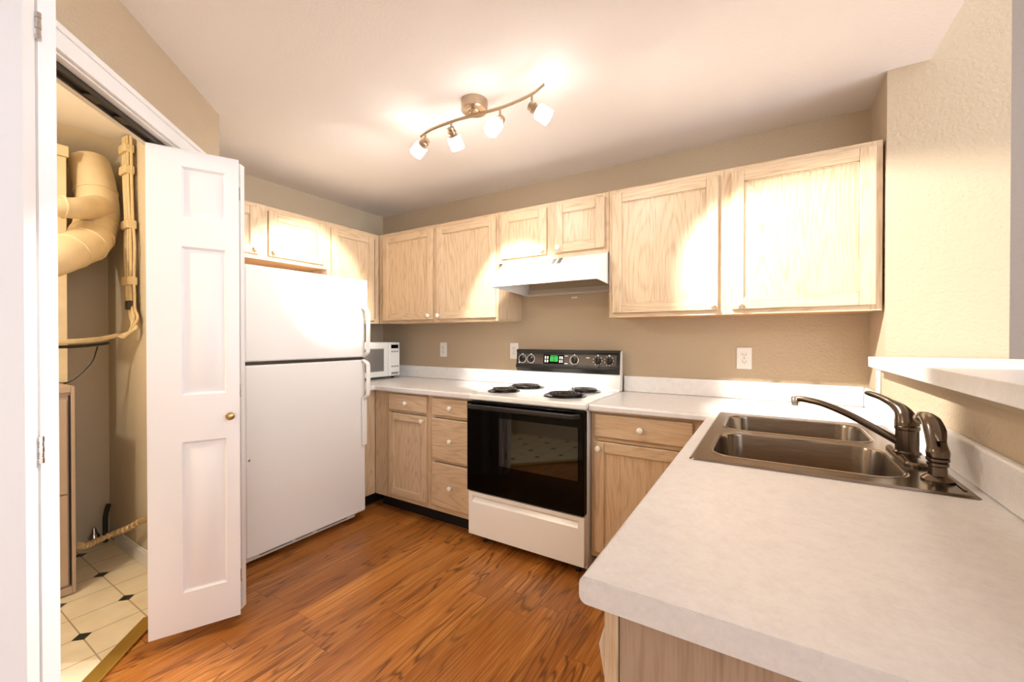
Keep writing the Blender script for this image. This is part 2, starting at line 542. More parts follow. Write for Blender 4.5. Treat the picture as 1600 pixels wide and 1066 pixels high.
def xform(bb, origin, ang):
    m = Matrix.Translation(Vector((origin[0], origin[1], 0))) @ Matrix.Rotation(ang, 4, 'Z')
    bmesh.ops.transform(bb.bm, matrix=m, verts=bb.bm.verts)
    return bb


def dirang(a, c): return math.atan2(c[1] - a[1], c[0] - a[0])


def hinge_parts(par, p, out, zs):
    for z in zs:
        hb = B()
        for k in range(5):
            r = 0.0052 if k % 2 == 0 else 0.0046
            hb.cyl((p[0], p[1], z - 0.028 + k * 0.0112), (p[0], p[1], z - 0.028 + (k + 1) * 0.0112 - 0.0006), r, seg=10)
        hb.box(p[0] - out[0] * 0.004 - 0.002, p[1] - out[1] * 0.004 - 0.002, z - 0.026, p[0] + 0.002, p[1] + 0.002, z + 0.026)
        part_label(obj('hinge', hb, 'chrome', par), 'silver butt hinge')


# pair in view beside the refrigerator
pA = (Vector(XY(2.173, -0.753)))
pV = (Vector(XY(2.071, -0.464)))
dA = (pV - pA).normalized(); nA = Vector((dA.y, -dA.x))           # nA points at the viewer's side
pV = pA + dA * LEAF_W
t = thing('bifold_door', 'white panelled folding closet door with brass knob, standing beside the refrigerator', 'door', (pV.x, pV.y, 0))
la = obj('door_leaf', xform(leaf_mesh(), pA, dirang((0, 0), dA)), 'door_white', t)
pB0 = Vector(XY(1.994, -0.466)); pB1 = Vector(XY(1.960, -0.466 - 0.308))
dB = (pB1 - pB0).normalized()
lb = obj('door_leaf', xform(leaf_mesh(), pB0, dirang((0, 0), dB)), 'door_white', t)
hv = pV - nA * (LEAF_T - 0.032) + dA * 0.004
hinge_parts(la, (pV.x - 0.010, pV.y + 0.004), (0, 0), (0.22, 1.035, 1.90))
kp = Vector((pA.x, pA.y, 0)) + Vector((dA.x, dA.y, 0)) * 0.276 + Vector((0, 0, 0.932))
part_label(obj('knob', B().lathe([(0.010, 0), (0.010, 0.006), (0.006, 0.010), (0.006, 0.018), (0.013, 0.024), (0.017, 0.031), (0.016, 0.037), (0.009, 0.041), (0.001, 0.042)], kp, (nA.x, nA.y, 0), 20), 'brass', la), 'round aged brass knob')

# pair folded at the near jamb
t = thing('bifold_door', 'white folding closet door pair seen edge-on, two steel hinges in its fold', 'door', XY(3.055, -0.50) + (0,))
v1 = Vector(XY(3.062, -0.470)); e1 = Vector(XY(3.100, -0.770))
d1 = (v1 - e1).normalized(); n1 = Vector((-d1.y, d1.x))
lfa = obj('door_leaf', xform(leaf_mesh(), v1, dirang(v1, v1 - d1)), 'door_white', t)
v2 = Vector(XY(3.055, -0.470)); e2 = Vector(XY(2.978, -0.770))
d2 = (v2 - e2).normalized()
lfb = obj('door_leaf', xform(leaf_mesh(), e2, dirang(e2, v2)), 'door_white', t)
hinge_parts(lfa, XY(3.0585, -0.4665), (0, 0), (0.22, 1.035, 1.905))

# ------------------------------------------------------------------ cabinet makers
class Fr:
    """a front plane: origin o, u along it, w out of it; z is up"""
    def __init__(s, o, u, w): s.o, s.u, s.w = Vector(o), Vector(u), Vector(w)
    def p(s, u, z, w): q = s.o + s.u * u + s.w * w; return (q.x, q.y, q.z + z)
    def box(s, b, u0, z0, w0, u1, z1, w1, m=0):
        a, c = s.p(u0, z0, w0), s.p(u1, z1, w1); b.box(*a, *c, m=m)


def front_frame(fr, u0, u1, z0, z1, t=0.019, openings=(), rail=0.035):
    pass


def knob(fr, u, z, w, par):
    c = fr.p(u, z, w)
    obj('knob', B().lathe([(0.006, 0), (0.006, 0.009), (0.0125, 0.014), (0.0155, 0.019), (0.0145, 0.025), (0.008, 0.028), (0.001, 0.0285)], c, fr.w, 18), 'ceramic', par)


def cab_door(fr, u0, u1, z0, z1, par, kn=None, st=0.056, t=0.019):
    """frame-and-panel door lying on the front plane"""
    bb = B()
    fr.box(bb, u0, z0, 0.001, u0 + st, z1, t, 0); fr.box(bb, u1 - st, z0, 0.001, u1, z1, t, 0)
    fr.box(bb, u0 + st, z0, 0.001, u1 - st, z0 + st, t - 0.0004, 1); fr.box(bb, u0 + st, z1 - st, 0.001, u1 - st, z1, t - 0.0004, 1)
    d = obj('door', bb, ['oak_v', 'oak_h'], par, 0.0035)
    pb = B()
    fr.box(pb, u0 + st, z0 + st, 0.002, u1 - st, z1 - st, 0.009, 0)
    for a in ((u0 + st, z0 + st, u0 + st + 0.006, z1 - st), (u1 - st - 0.006, z0 + st, u1 - st, z1 - st), (u0 + st, z0 + st, u1 - st, z0 + st + 0.006), (u0 + st, z1 - st - 0.006, u1 - st, z1 - st)):
        fr.box(pb, a[0], a[1], 0.008, a[2], a[3], 0.013, 0)
    obj('panel', pb, 'oak_v', d, 0.002)
    if kn: knob(fr, kn[0], kn[1], t, d)
    return d


def drawer(fr, u0, u1, z0, z1, par, t=0.019):
    bb = B(); fr.box(bb, u0, z0, 0.001, u1, z1, t)
    d = obj('drawer', bb, 'oak_h', par, 0.007, 3)
    knob(fr, (u0 + u1) / 2, (z0 + z1) / 2, t, d)
    return d


def face_frame(fr, u0, u1, z0, z1, stiles, rails, par):
    """stiles: list of (u0,u1); rails: list of (ua,ub,z0,z1)"""
    bb = B()
    for a, c in stiles: fr.box(bb, a, z0, -0.019, c, z1, 0.0, 0)
    for a, c, e, f in rails: fr.box(bb, a, e, -0.019, c, f, -0.0003, 1)
    return obj('face_frame', bb, ['oak_v', 'oak_h'], par, 0.0012)


BW = Fr((0, -0.324, 0), (1, 0, 0), (0, -1, 0))      # upper fronts on the back wall
LW = Fr((0.324, 0, 0), (0, 1, 0), (1, 0, 0))        # upper fronts on the left wall
BB = Fr((0, -0.60, 0), (1, 0, 0), (0, -1, 0))       # base fronts on the back wall
PB = Fr((2.905, 0, 0), (0, -1, 0), (-1, 0, 0))      # sink-side base fronts, looking to -x
ZT, ZB, ZS = 2.129, 1.387, 1.775
UG = 'whitewashed oak wall cabinets'


def wall_cab(name, label, fr, u0, u1, zb, doors, mid=None, depth=0.322, under='oak_h'):
    c = fr.p((u0 + u1) / 2, zb, -0.16)
    t = thing(name, label, 'cabinet', c, UG)
    bb = B(); fr.box(bb, u0, zb + 0.012, -depth, u1, ZT, -0.0195); obj('carcass', bb, 'oak_v', t, 0.001)
    bb = B(); fr.box(bb, u0 + 0.004, zb + 0.004, -depth, u1 - 0.004, zb + 0.0115, -0.0195); part_label(obj('bottom_panel', bb, under, t), 'unfinished underside board')
    stiles = [(u0, u0 + 0.038), (u1 - 0.038, u1)]
    if mid: stiles.append((mid - 0.038, mid + 0.038))
    ss = sorted(stiles)
    rails = []
    for (a, c0), (c1, d) in zip(ss, ss[1:]):
        rails += [(c0, c1, zb, zb + 0.042), (c0, c1, ZT - 0.042, ZT)]
    face_frame(fr, u0, u1, zb, ZT, stiles, rails, t)
    for d in doors: cab_door(fr, *d[:4], t, d[4])
    return t


wall_cab('wall_cabinet', 'short two-door oak wall cabinet above the white refrigerator', LW, -1.678, -0.808, ZS,
         [(-1.655, -1.297, 1.803, 2.100, (-1.325, 1.832)), (-1.238, -0.838, 1.803, 2.100, (-1.208, 1.832))], -1.268, under='oak_raw')
wall_cab('wall_cabinet', 'narrow one-door oak wall cabinet in the corner just past the refrigerator', LW, -0.807, -0.326, ZB,
         [(-0.780, -0.386, 1.410, 2.097, (-0.750, 1.440))])
wall_cab('wall_cabinet', 'two-door oak wall cabinet between the room corner and the range hood', BW, 0.326, 1.529, ZB,
         [(0.386, 0.935, 1.410, 2.100, (0.906, 1.438)), (0.974, 1.512, 1.410, 2.100, (1.003, 1.438))], 0.955)
wall_cab('wall_cabinet', 'short two-door oak wall cabinet right above the white range hood', BW, 1.531, 2.307, ZS,
         [(1.558, 1.902, 1.803, 2.102, (1.874, 1.832)), (1.960, 2.284, 1.803, 2.102, (1.988, 1.832))], 1.931)
wall_cab('wall_cabinet', 'large two-door oak wall cabinet above the sink corner, lit by a lamp spot', BW, 2.309, 3.527, ZB,
         [(2.331, 2.886, 1.412, 2.104, (2.856, 1.440)), (2.946, 3.503, 1.412, 2.104, (2.976, 1.440))], 2.916, under='oak_raw')


def base_body(t, fr, u0, u1, depth=0.58, toe=True):
    bb = B(); fr.box(bb, u0, 0.105, -depth, u1, 0.878, -0.0195); obj('carcass', bb, 'oak_v', t, 0.001)
    if toe:
        bb = B(); fr.box(bb, u0, 0.0, -depth, u1, 0.1045, -0.075); part_label(obj('toe_kick', bb, 'toe', t), 'black recessed kick board')


BG = 'oak base cabinets'
t = thing('base_cabinet', 'oak base cabinet with one drawer above one door, in the corner beside the refrigerator', 'cabinet', (0.88, -0.3, 0), BG)
base_body(t, BB, 0.602, 1.158)
face_frame(BB, 0.602, 1.158, 0.105, 0.878, [(0.602, 0.780), (1.115, 1.158)], [(0.780, 1.115, 0.105, 0.170), (0.780, 1.115, 0.735, 0.750), (0.780, 1.115, 0.86, 0.878)], t)
drawer(BB, 0.763, 1.131, 0.752, 0.868, t)
cab_door(BB, 0.763, 1.131, 0.140, 0.732, t, (1.100, 0.700), 0.05)
t = thing('base_cabinet', 'oak base cabinet with three stacked drawers, tight against the black oven door', 'cabinet', (1.35, -0.3, 0), BG)
base_body(t, BB, 1.160, 1.535)
face_frame(BB, 1.160, 1.535, 0.105, 0.878, [(1.160, 1.198), (1.503, 1.535)], [(1.198, 1.503, 0.105, 0.150), (1.198, 1.503, 0.44, 0.46), (1.198, 1.503, 0.735, 0.75), (1.198, 1.503, 0.86, 0.878)], t)
for z0, z1 in ((0.752, 0.868), (0.456, 0.732), (0.142, 0.436)): drawer(BB, 1.181, 1.519, z0, z1, t)
t = thing('base_cabinet', 'oak base cabinet with drawer and door, between the range and the sink run', 'cabinet', (2.6, -0.3, 0), BG)
base_body(t, BB, 2.306, 2.9025)
face_frame(BB, 2.306, 2.9025, 0.105, 0.878, [(2.306, 2.345), (2.79, 2.9025)], [(2.345, 2.79, 0.105, 0.150), (2.345, 2.79, 0.725, 0.745), (2.345, 2.79, 0.86, 0.878)], t)
drawer(BB, 2.326, 2.810, 0.748, 0.868, t)
cab_door(BB, 2.326, 2.810, 0.138, 0.724, t, (2.353, 0.690), 0.056)
# blind end of the left run, beside the refrigerator
LB = Fr((0.600, 0, 0), (0, 1, 0), (1, 0, 0))
t = thing('base_cabinet', 'narrow oak base cabinet end squeezed between the refrigerator and the corner', 'cabinet', (0.3, -0.4, 0), BG)
bb = B().box(0.002, -0.766, 0.105, 0.5805, -0.004, 0.878); obj('carcass', bb, 'oak_v', t, 0.001)
bb = B(); LB.box(bb, -0.766, 0.105, -0.019, -0.602, 0.878, 0.0); obj('face_frame', bb, 'oak_v', t, 0.001)
part_label(obj('toe_kick', B().box(0.002, -0.766, 0.0, 0.525, -0.004, 0.1045), 'toe', t), 'black recessed kick board')
# sink base and peninsula end
t = thing('base_cabinet', 'oak sink base cabinet under the double sink, ending in a plain veneer panel', 'cabinet', (3.2, -1.0, 0), BG)
bb = B().box(2.9245, -1.46, 0.105, 3.52, -0.622, 0.66); obj('carcass', bb, 'oak_v', t, 0.001)
face_frame(PB, 0.622, 1.46, 0.105, 0.878, [(0.622, 0.70), (1.03, 1.07), (1.42, 1.46)], [(0.70, 1.03, 0.105, 0.15), (1.07, 1.42, 0.105, 0.15), (0.70, 1.03, 0.69, 0.878), (1.07, 1.42, 0.69, 0.878)], t)
cab_door(PB, 0.72, 1.04, 0.138, 0.70, t, (1.01, 0.67))
cab_door(PB, 1.06, 1.44, 0.138, 0.70, t, (1.09, 0.67))
part_label(obj('toe_kick', B().box(2.98, -1.46, 0.0, 3.52, -0.622, 0.1045), 'toe', t), 'black recessed kick board')
bb = B().box(2.905, -2.122, 0.0, 2.925, -2.075, 0.878, 0); ff = obj('end_stile', bb, 'oak_v', t, 0.0015)
bb = B().box(2.9265, -2.118, 0.0, 3.52, -2.104, 0.878, 0); obj('end_panel', bb, 'oak_end', t, 0.001)
# dishwasher in the sink run, its front proud of the cabinets
t = thing('dishwasher', 'white dishwasher front edge sticking out past the near end of the sink counter', 'dishwasher', (3.2, -1.77, 0))
obj('tub', B().box(2.926, -2.072, 0.01, 3.51, -1.464, 0.872), 'enamel', t, 0.003)
dw = obj('door', B().box(2.896, -2.070, 0.11, 2.9255, -1.466, 0.70), 'enamel_smooth', t, 0.006)
obj('control_panel', B().prism([(2.9255, 0.705), (2.889, 0.705), (2.877, 0.772), (2.893, 0.828), (2.900, 0.872), (2.9255, 0.872)], -2.070, -1.466, 'y'), 'enamel_smooth', t, 0.004)
obj('kick_plate', B().box(2.945, -2.07, 0.012, 2.9255, -1.466, 0.105), 'enamel', t)

# ------------------------------------------------------------------ worktops
CZ0, CZ = 0.8805, 0.920
t = thing('countertop', 'pale laminate worktop with backsplash from the microwave corner to the range', 'countertop', (0.75, -0.3, CZ0))
xs = [0.002, 0.64, 1.537]; ys = [-0.776, -0.64, -0.002]
obj('slab', B().grid_slab(xs, ys, lambda i, j: not (i == 1 and j == 0), CZ0, CZ), 'counter', t, 0.011, 3)
bb = B().box(0.022, -0.022, CZ + 0.0005, 1.537, -0.002, 1.022).box(0.002, -0.776, CZ + 0.0005, 0.0215, -0.002, 1.022)
obj('backsplash', bb, 'counter', t, 0.007, 3)
t = thing('countertop', 'pale laminate peninsula worktop holding the steel sink, square grey end nearest', 'countertop', (3.2, -1.0, CZ0))
SX0, SX1, SY0, SY1 = 2.915, 3.498, -1.437, -0.567
xs = [2.305, 2.875, SX0 + 0.018, SX1 - 0.012, WR - 0.0015]; ys = [-2.144, SY0 + 0.018, -0.64, SY1 - 0.018, -0.002]
def keep(i, j):
    if i == 0 and j < 2: return False
    return not (i == 2 and j in (1, 2))
sl = obj('slab', B().grid_slab(xs, ys, keep, CZ0, CZ), 'counter', t)
edge_round(sl, lambda a, c: abs(a.z - c.z) < 1e-4 and ((abs(a.x - 2.875) < 1e-4 and abs(c.x - 2.875) < 1e-4 and max(a.y, c.y) < -0.639) or (abs(a.y + 0.64) < 1e-4 and abs(c.y + 0.64) < 1e-4 and max(a.x, c.x) < 2.876)), 0.011)
ep = [(WR - 0.0015, CZ0), (WR - 0.0015, CZ - 0.0012)] + [(2.887 - 0.0116 * math.sin(q), CZ - 0.0128 + 0.0116 * math.cos(q)) for q in [PI / 2 * k / 5 for k in range(6)]] + [(2.887 - 0.0116 * math.cos(q), CZ0 + 0.012 - 0.0118 * math.sin(q)) for q in [PI / 2 * k / 5 for k in range(6)]]
obj('end_cap', B().prism(ep, -2.1458, -2.1442, 'y'), 'counter', t)
bb = B().box(2.305, -0.022, CZ + 0.0005, WR - 0.022, -0.002, 1.022).box(WR - 0.0215, -2.144, CZ + 0.0005, WR - 0.0015, -0.002, 1.018)
obj('backsplash', bb, 'counter', t, 0.007, 3)
bb = B().box(3.478, -2.40, 1.1415, CE + 0.09, CD - 0.003, 1.186)
tag(obj('bar_top', bb, 'counter', None, 0.003), 'long raised pale laminate bar ledge on the low wall behind the sink', 'bar top')

# ------------------------------------------------------------------ sink, faucet, sprayer
def rrect(x0, y0, x1, y1, r, z, n=6):
    P = []
    for cx, cy, a in ((x1 - r, y1 - r, 0), (x0 + r, y1 - r, 90), (x0 + r, y0 + r, 180), (x1 - r, y0 + r, 270)):
        for k in range(n + 1):
            q = math.radians(a + 90 * k / n); P.append((cx + r * math.cos(q), cy + r * math.sin(q), z))
    return P


t = thing('kitchen_sink', 'stainless steel double-bowl sink set in the laminate worktop', 'sink', (3.2, -1.0, CZ))
bowls = [(2.962, -1.372, 3.402, -1.032), (2.962, -0.965, 3.402, -0.640)]
bb = B(); bm = bb.bm
zr = CZ + 0.006
outer = [bm.verts.new(p) for p in rrect(SX0 + 0.006, SY0 + 0.006, SX1 - 0.006, SY1 - 0.006, 0.012, zr)]
edges = [bm.edges.new((outer[i], outer[(i + 1) % len(outer)])) for i in range(len(outer))]
for q in bowls:
    lp = [bm.verts.new(p) for p in rrect(*q, 0.07, zr)]
    edges += [bm.edges.new((lp[i], lp[(i + 1) % len(lp)])) for i in range(len(lp))]
bmesh.ops.triangle_fill(bm, edges=edges, use_beauty=True, use_dissolve=False)
lo = [bm.verts.new(p) for p in rrect(SX0, SY0, SX1, SY1, 0.014, CZ + 0.0008)]
for i in range(len(outer)): bb._f([outer[i], outer[(i + 1) % len(outer)], lo[(i + 1) % len(lo)], lo[i]])
obj('rim', bb, 'steel', t)
for q in bowls:
    L = []
    for ins, dz, r in ((-0.007, 0.0002, 0.076), (-0.004, 0.0018, 0.073), (0.0, 0.0020, 0.07), (0.004, -0.001, 0.068), (0.007, -0.012, 0.066), (0.012, -0.12, 0.064), (0.022, -0.15, 0.06), (0.05, -0.165, 0.05), (0.12, -0.169, 0.03)):
        L.append(rrect(q[0] + ins, q[1] + ins, q[2] - ins, q[3] - ins, r, zr + dz))
    bo = obj('bowl', B().rings(L, False, True), 'steel', t)
    c = ((q[0] + q[2]) / 2, (q[1] + q[3]) / 2, zr - 0.1685)
    obj('drain', B().lathe([(0.045, 0), (0.045, 0.003), (0.036, 0.003), (0.034, -0.004 + 0.005), (0.001, 0.001)], c, (0, 0, 1), 24), 'chrome', bo)
bb = B().box(3.478, -1.40, zr + 0.0003, 3.484, -1.15, zr + 0.0022); obj('deck_ridge', bb, 'steel', t, 0.001)

FZ = zr
t = thing('kitchen_faucet', 'pewter single-lever faucet with long low spout, standing on the sink deck', 'faucet', (3.445, -1.11, FZ))
L = []
for ins, z in ((0.0, FZ + 0.0005), (0.0, FZ + 0.006), (0.004, FZ + 0.010), (0.010, FZ + 0.012)):
    L.append(rrect(3.417 + ins, -1.235 + ins, 3.473 - ins, -0.985 - ins, 0.0275 - ins, z, 8))
obj('base_plate', B().rings(L), 'pewter', t)
obj('body', B().lathe([(0.031, 0.012), (0.031, 0.016), (0.026, 0.020), (0.0255, 0.078), (0.028, 0.081), (0.028, 0.088), (0.0265, 0.090)], (3.445, -1.11, FZ), (0, 0, 1), 28), 'pewter', t)
obj('lever', B().tube([(3.445, -1.11, FZ + 0.0905), (3.444, -1.109, FZ + 0.100), (3.441, -1.104, FZ + 0.118), (3.433, -1.092, FZ + 0.134), (3.418, -1.070, FZ + 0.148), (3.398, -1.040, FZ + 0.160), (3.380, -1.014, FZ + 0.166), (3.371, -1.001, FZ + 0.167)],
                     [0.0285, 0.0275, 0.0235, 0.017, 0.0105, 0.0085, 0.0085, 0.0055], 14, smooth=5), 'pewter', t)
sp = obj('spout', B().tube([(3.424, -1.108, FZ + 0.044), (3.380, -1.098, FZ + 0.070), (3.320, -1.078, FZ + 0.104), (3.260, -1.050, FZ + 0.128), (3.215, -1.026, FZ + 0.136), (3.190, -1.012, FZ + 0.1355)],
                           [0.0115, 0.0108, 0.010, 0.0095, 0.0095, 0.0095], 14, smooth=6), 'pewter', t)
obj('aerator', B().lathe([(0.010, 0.010), (0.0125, 0.006), (0.0125, -0.008), (0.011, -0.010), (0.011, -0.018), (0.009, -0.019)], (3.186, -1.010, FZ + 0.132), (0, 0, 1), 18), 'chrome', sp)

t = thing('side_sprayer', 'pewter pull-out side sprayer in its holder, nearest fitting on the sink deck', 'sprayer', (3.452, -1.335, FZ))
c = (3.452, -1.335, FZ)
obj('holder', B().lathe([(0.030, 0.0005), (0.030, 0.004), (0.024, 0.010), (0.0175, 0.014), (0.0165, 0.034), (0.0195, 0.037), (0.0195, 0.043), (0.017, 0.045), (0.021, 0.048), (0.021, 0.054), (0.018, 0.056)], c, (0, 0, 1), 24), 'pewter', t)
sb = obj('spray_head', B().tube([(3.452, -1.335, FZ + 0.0565), (3.452, -1.334, FZ + 0.068), (3.452, -1.328, FZ + 0.082), (3.452, -1.316, FZ + 0.100), (3.451, -1.298, FZ + 0.120), (3.450, -1.274, FZ + 0.134), (3.449, -1.252, FZ + 0.137), (3.448, -1.236, FZ + 0.133)],
                            [0.0205, 0.0215, 0.0185, 0.0185, 0.0175, 0.0155, 0.0145, 0.0135], 16, smooth=4), 'pewter', t)
obj('nozzle', B().lathe([(0.0145, 0), (0.0160, 0.002), (0.0160, 0.007), (0.0142, 0.008), (0.0142, 0.010), (0.0160, 0.011), (0.0150, 0.018), (0.010, 0.020)], (3.448, -1.240, FZ + 0.1345), (-0.06, 0.95, -0.26), 20), 'nickel', sb)
obj('trigger', B().tube([(3.450, -1.282, FZ + 0.150), (3.451, -1.315, FZ + 0.142), (3.452, -1.345, FZ + 0.122), (3.452, -1.362, FZ + 0.098)], [0.006, 0.012, 0.013, 0.008], 12, flat=(1.0, 0.5), smooth=4), 'pewter', sb)

# ------------------------------------------------------------------ electric range
RX0, RX1 = 1.5405, 2.3015
RC = (RX0 + RX1) / 2
t = thing('electric_range', 'white electric range with black oven door and four coil burners', 'stove', (RC, -0.34, 0))
obj('body', B().box(RX0 + 0.002, -0.640, 0.045, RX1 - 0.002, -0.030, 0.888), 'enamel', t, 0.003)
bb = B().box(RX0, -0.676, 0.889, RX1, -0.030, 0.924)
ct = obj('cooktop', bb, 'enamel_smooth', t, 0.010, 3)
BURN = [(1.655, -0.455, 0.083), (1.672, -0.190, 0.105), (2.080, -0.445, 0.105), (2.098, -0.185, 0.083)]
def burner_pan(x, y, r): return B().lathe([(r + 0.022, 0.0), (r + 0.021, 0.005), (r + 0.012, 0.006), (r + 0.006, 0.0025), (r * 0.5, 0.0015), (0.01, 0.0015)], (x, y, 0.9245), (0, 0, 1), 40)
def burner_coil(x, y, r):
    bb = B(); pts = []
    turns = 4 if r > 0.09 else 3.5
    n = int(turns * 26)
    for k in range(n + 1):
        a = k / 26 * 2 * PI; rr = 0.022 + (r - 0.022) * k / n
        pts.append((x + rr * math.cos(a), y + rr * math.sin(a), 0.9385))
    bb.tube(pts, 0.0062, 8, flat=(1, 0.8))
    for k in range(3):
        a = 2 * PI * k / 3 + 0.5
        bb.box(x + 0.02 * math.cos(a) - 0.002, y + 0.02 * math.sin(a) - 0.002, 0.928, x + r * math.cos(a) + 0.002, y + r * math.sin(a) + 0.002, 0.932)
    return bb
for x, y, r in BURN:
    p = part_label(obj('burner', burner_pan(x, y, r), 'pan', t), 'black drip pan under a coil')
    obj('coil', burner_coil(x, y, r), 'coil', p)
# backguard
bg = obj('backguard', B().prism([(-0.028, 0.924), (-0.105, 0.924), (-0.088, 0.950), (-0.080, 1.055), (-0.066, 1.180), (-0.028, 1.182)], RX0 + 0.001, RX1 - 0.001, 'x'), 'enamel_smooth', t, 0.003)
cp_prof = [(-0.0865, 1.030), (-0.108, 1.058), (-0.108, 1.072), (-0.099, 1.080), (-0.090, 1.160), (-0.096, 1.172), (-0.092, 1.186), (-0.060, 1.187), (-0.070, 1.160), (-0.080, 1.055)]
cp = part_label(obj('control_panel', B().prism(cp_prof, RX0 - 0.006, RX1 - 0.002, 'x'), 'black', t, 0.002), 'black control panel with knobs and clock')
SL = Vector((0, -0.080, -0.009)).normalized()    # out of the slanted panel
def pp(x, z, o=0.0):
    y = -0.099 + (z - 1.080) * (0.009 / 0.080)
    q = Vector((x, y, z)) + Vector((0, -0.9937, 0.1118)) * o
    return q
bb = B()
v = [bb.bm.verts.new(pp(x, z, 0.0012)) for x, z in ((RX0 + 0.01, 1.084), (RX1 - 0.02, 1.084), (RX1 - 0.02, 1.156), (RX0 + 0.01, 1.156))]
w = [bb.bm.verts.new(pp(x, z, 0.0002)) for x, z in ((RX0 + 0.01, 1.084), (RX1 - 0.02, 1.084), (RX1 - 0.02, 1.156), (RX0 + 0.01, 1.156))]
bb._f(v)
for i in range(4): bb._f([v[i], v[(i + 1) % 4], w[(i + 1) % 4], w[i]])
obj('fascia', bb, 'panel_brown', cp)
OUTN = (0, -0.9937, 0.1118)
def quad(bb, x0, z0, x1, z1, o, m=0, th=0.0012):
    a = [bb.bm.verts.new(pp(x, z, o)) for x, z in ((x0, z0), (x1, z0), (x1, z1), (x0, z1))]
    c = [bb.bm.verts.new(pp(x, z, o - th)) for x, z in ((x0, z0), (x1, z0), (x1, z1), (x0, z1))]
    bb._f(a, m); bb._f(c[::-1], m)
    for i in range(4): bb._f([a[i], a[(i + 1) % 4], c[(i + 1) % 4], c[i]], m)
# white dial marks
KN = [1.585, 1.655, 1.990, 2.155, 2.232]
for x in KN:
    kb = B().lathe([(0.022, 0.0015), (0.021, 0.010), (0.017, 0.012), (0.016, 0.024), (0.001, 0.0245)], pp(x, 1.119), OUTN, 24)
    kb.box(x - 0.003, -0.128, 1.119 - 0.018, x + 0.003, -0.116, 1.119 + 0.020)
    ko = obj('knob', kb, 'black', cp)
    bb = B()
    nt = 22 if x == 1.990 or x < 1.7 else 9
    for k in range(nt):
        a = 2 * PI * k / nt
        cx, cz = x + 0.030 * math.cos(a), 1.119 + 0.030 * math.sin(a)
        quad(bb, cx - 0.0022, cz - 0.0022, cx + 0.0022, cz + 0.0022, 0.0022, th=0.0008)
    quad(bb, x - 0.004, 1.149, x + 0.006, 1.157, 0.0022, th=0.0008)
    obj('dial_marking', bb, 'plastic', ko)
for x0, z0, x1, z1 in ((1.556, 1.088, 1.566, 1.096), (1.920, 1.142, 1.942, 1.147), (1.920, 1.090, 1.942, 1.095), (2.075, 1.133, 2.098, 1.138)):
    bb = B(); quad(bb, x0, z0, x1, z1, 0.0022, th=0.0008); obj('printed_mark', bb, 'plastic', cp)
bb = B(); quad(bb, 1.757, 1.088, 1.912, 1.152, 0.0032); ck = obj('clock', bb, 'black_gloss', cp)
bb = B()
for (x0, x1) in ((1.810, 1.822), (1.825, 1.837), (1.842, 1.854), (1.857, 1.869)):
    quad(bb, x0, 1.104, x1, 1.140, 0.0042, th=0.0008)
quad(bb, 1.812, 1.143, 1.866, 1.147, 0.0042, th=0.0008)
part_label(obj('digit', bb, 'led', ck), 'green lit clock digits')
for x in (1.768, 1.786, 1.880, 1.896):
    for z in (1.098, 1.123):
        bb = B(); quad(bb, x, z, x + 0.010, z + 0.018, 0.0042, th=0.0008); obj('button', bb, 'plastic', ck)
# oven door
od = part_label(obj('oven_door', B().box(RX0 - 0.004, -0.690, 0.338, RX1 - 0.003, -0.642, 0.884), 'black_gloss', t, 0.006), 'glossy black oven door')
wb = B().box(RX0 + 0.235, -0.6925, 0.520, RX1 - 0.035, -0.6902, 0.800)
obj('window', wb, 'oven_glass', od)
hb = B().prism([(RX0 + 0.012, -0.692), (RX0 + 0.030, -0.735), (RX0 + 0.055, -0.742), (RX1 - 0.058, -0.742), (RX1 - 0.034, -0.735), (RX1 - 0.016, -0.692), (RX1 - 0.036, -0.692), (RX1 - 0.062, -0.722), (RX0 + 0.058, -0.722), (RX0 + 0.032, -0.692)], 0.846, 0.872, 'z')
obj('handle', hb, 'black', od, 0.006)
# storage drawer with an indented pull along its top
sd = B()
sx0, sx1, sz0, sz1 = RX0 + 0.002, RX1 - 0.004, 0.069, 0.330
gx0, gx1, gz0, gz1 = sx0 + 0.030, sx1 - 0.035, 0.272, 0.306
xs = [sx0, gx0, gx1, sx1]; zs = [sz0, gz0, gz1, sz1]
bm = sd.bm
Fv = [[bm.verts.new((x, -0.682, z)) for z in zs] for x in xs]
for i in range(3):
    for j in range(3):
        if i == 1 and j == 1: continue
        sd._f([Fv[i][j], Fv[i + 1][j], Fv[i + 1][j + 1], Fv[i][j + 1]])
inn = [bm.verts.new(p) for p in ((gx0 + 0.008, -0.660, gz1 - 0.004), (gx1 - 0.008, -0.660, gz1 - 0.004))]
sd._f([Fv[1][2], Fv[2][2], inn[1], inn[0]]); sd._f([Fv[1][1], Fv[2][1], inn[1], inn[0]])
sd._f([Fv[1][1], Fv[1][2], inn[0]]); sd._f([Fv[2][1], Fv[2][2], inn[1]])
Bv = {}
for x in (sx0, sx1):
    for z in (sz0, sz1): Bv[(x, z)] = bm.verts.new((x, -0.643, z))
sd._f([Fv[i][0] for i in range(4)] + [Bv[(sx1, sz0)], Bv[(sx0, sz0)]]); sd._f([Fv[i][3] for i in range(4)] + [Bv[(sx1, sz1)], Bv[(sx0, sz1)]])
sd._f([Fv[0][j] for j in range(4)] + [Bv[(sx0, sz1)], Bv[(sx0, sz0)]]); sd._f([Fv[3][j] for j in range(4)] + [Bv[(sx1, sz1)], Bv[(sx1, sz0)]])
sd._f(list(Bv.values())[:2] + list(Bv.values())[2:][::-1])
obj('storage_drawer', sd, 'enamel_smooth', t, 0.003)
for x in (RX0 + 0.07, RX1 - 0.07):
    for y in (-0.60, -0.08):
        obj('leg', B().lathe([(0.016, 0.0005), (0.016, 0.006), (0.008, 0.008), (0.008, 0.0445)], (x, y, 0), (0, 0, 1), 14), 'dark_grey', t)

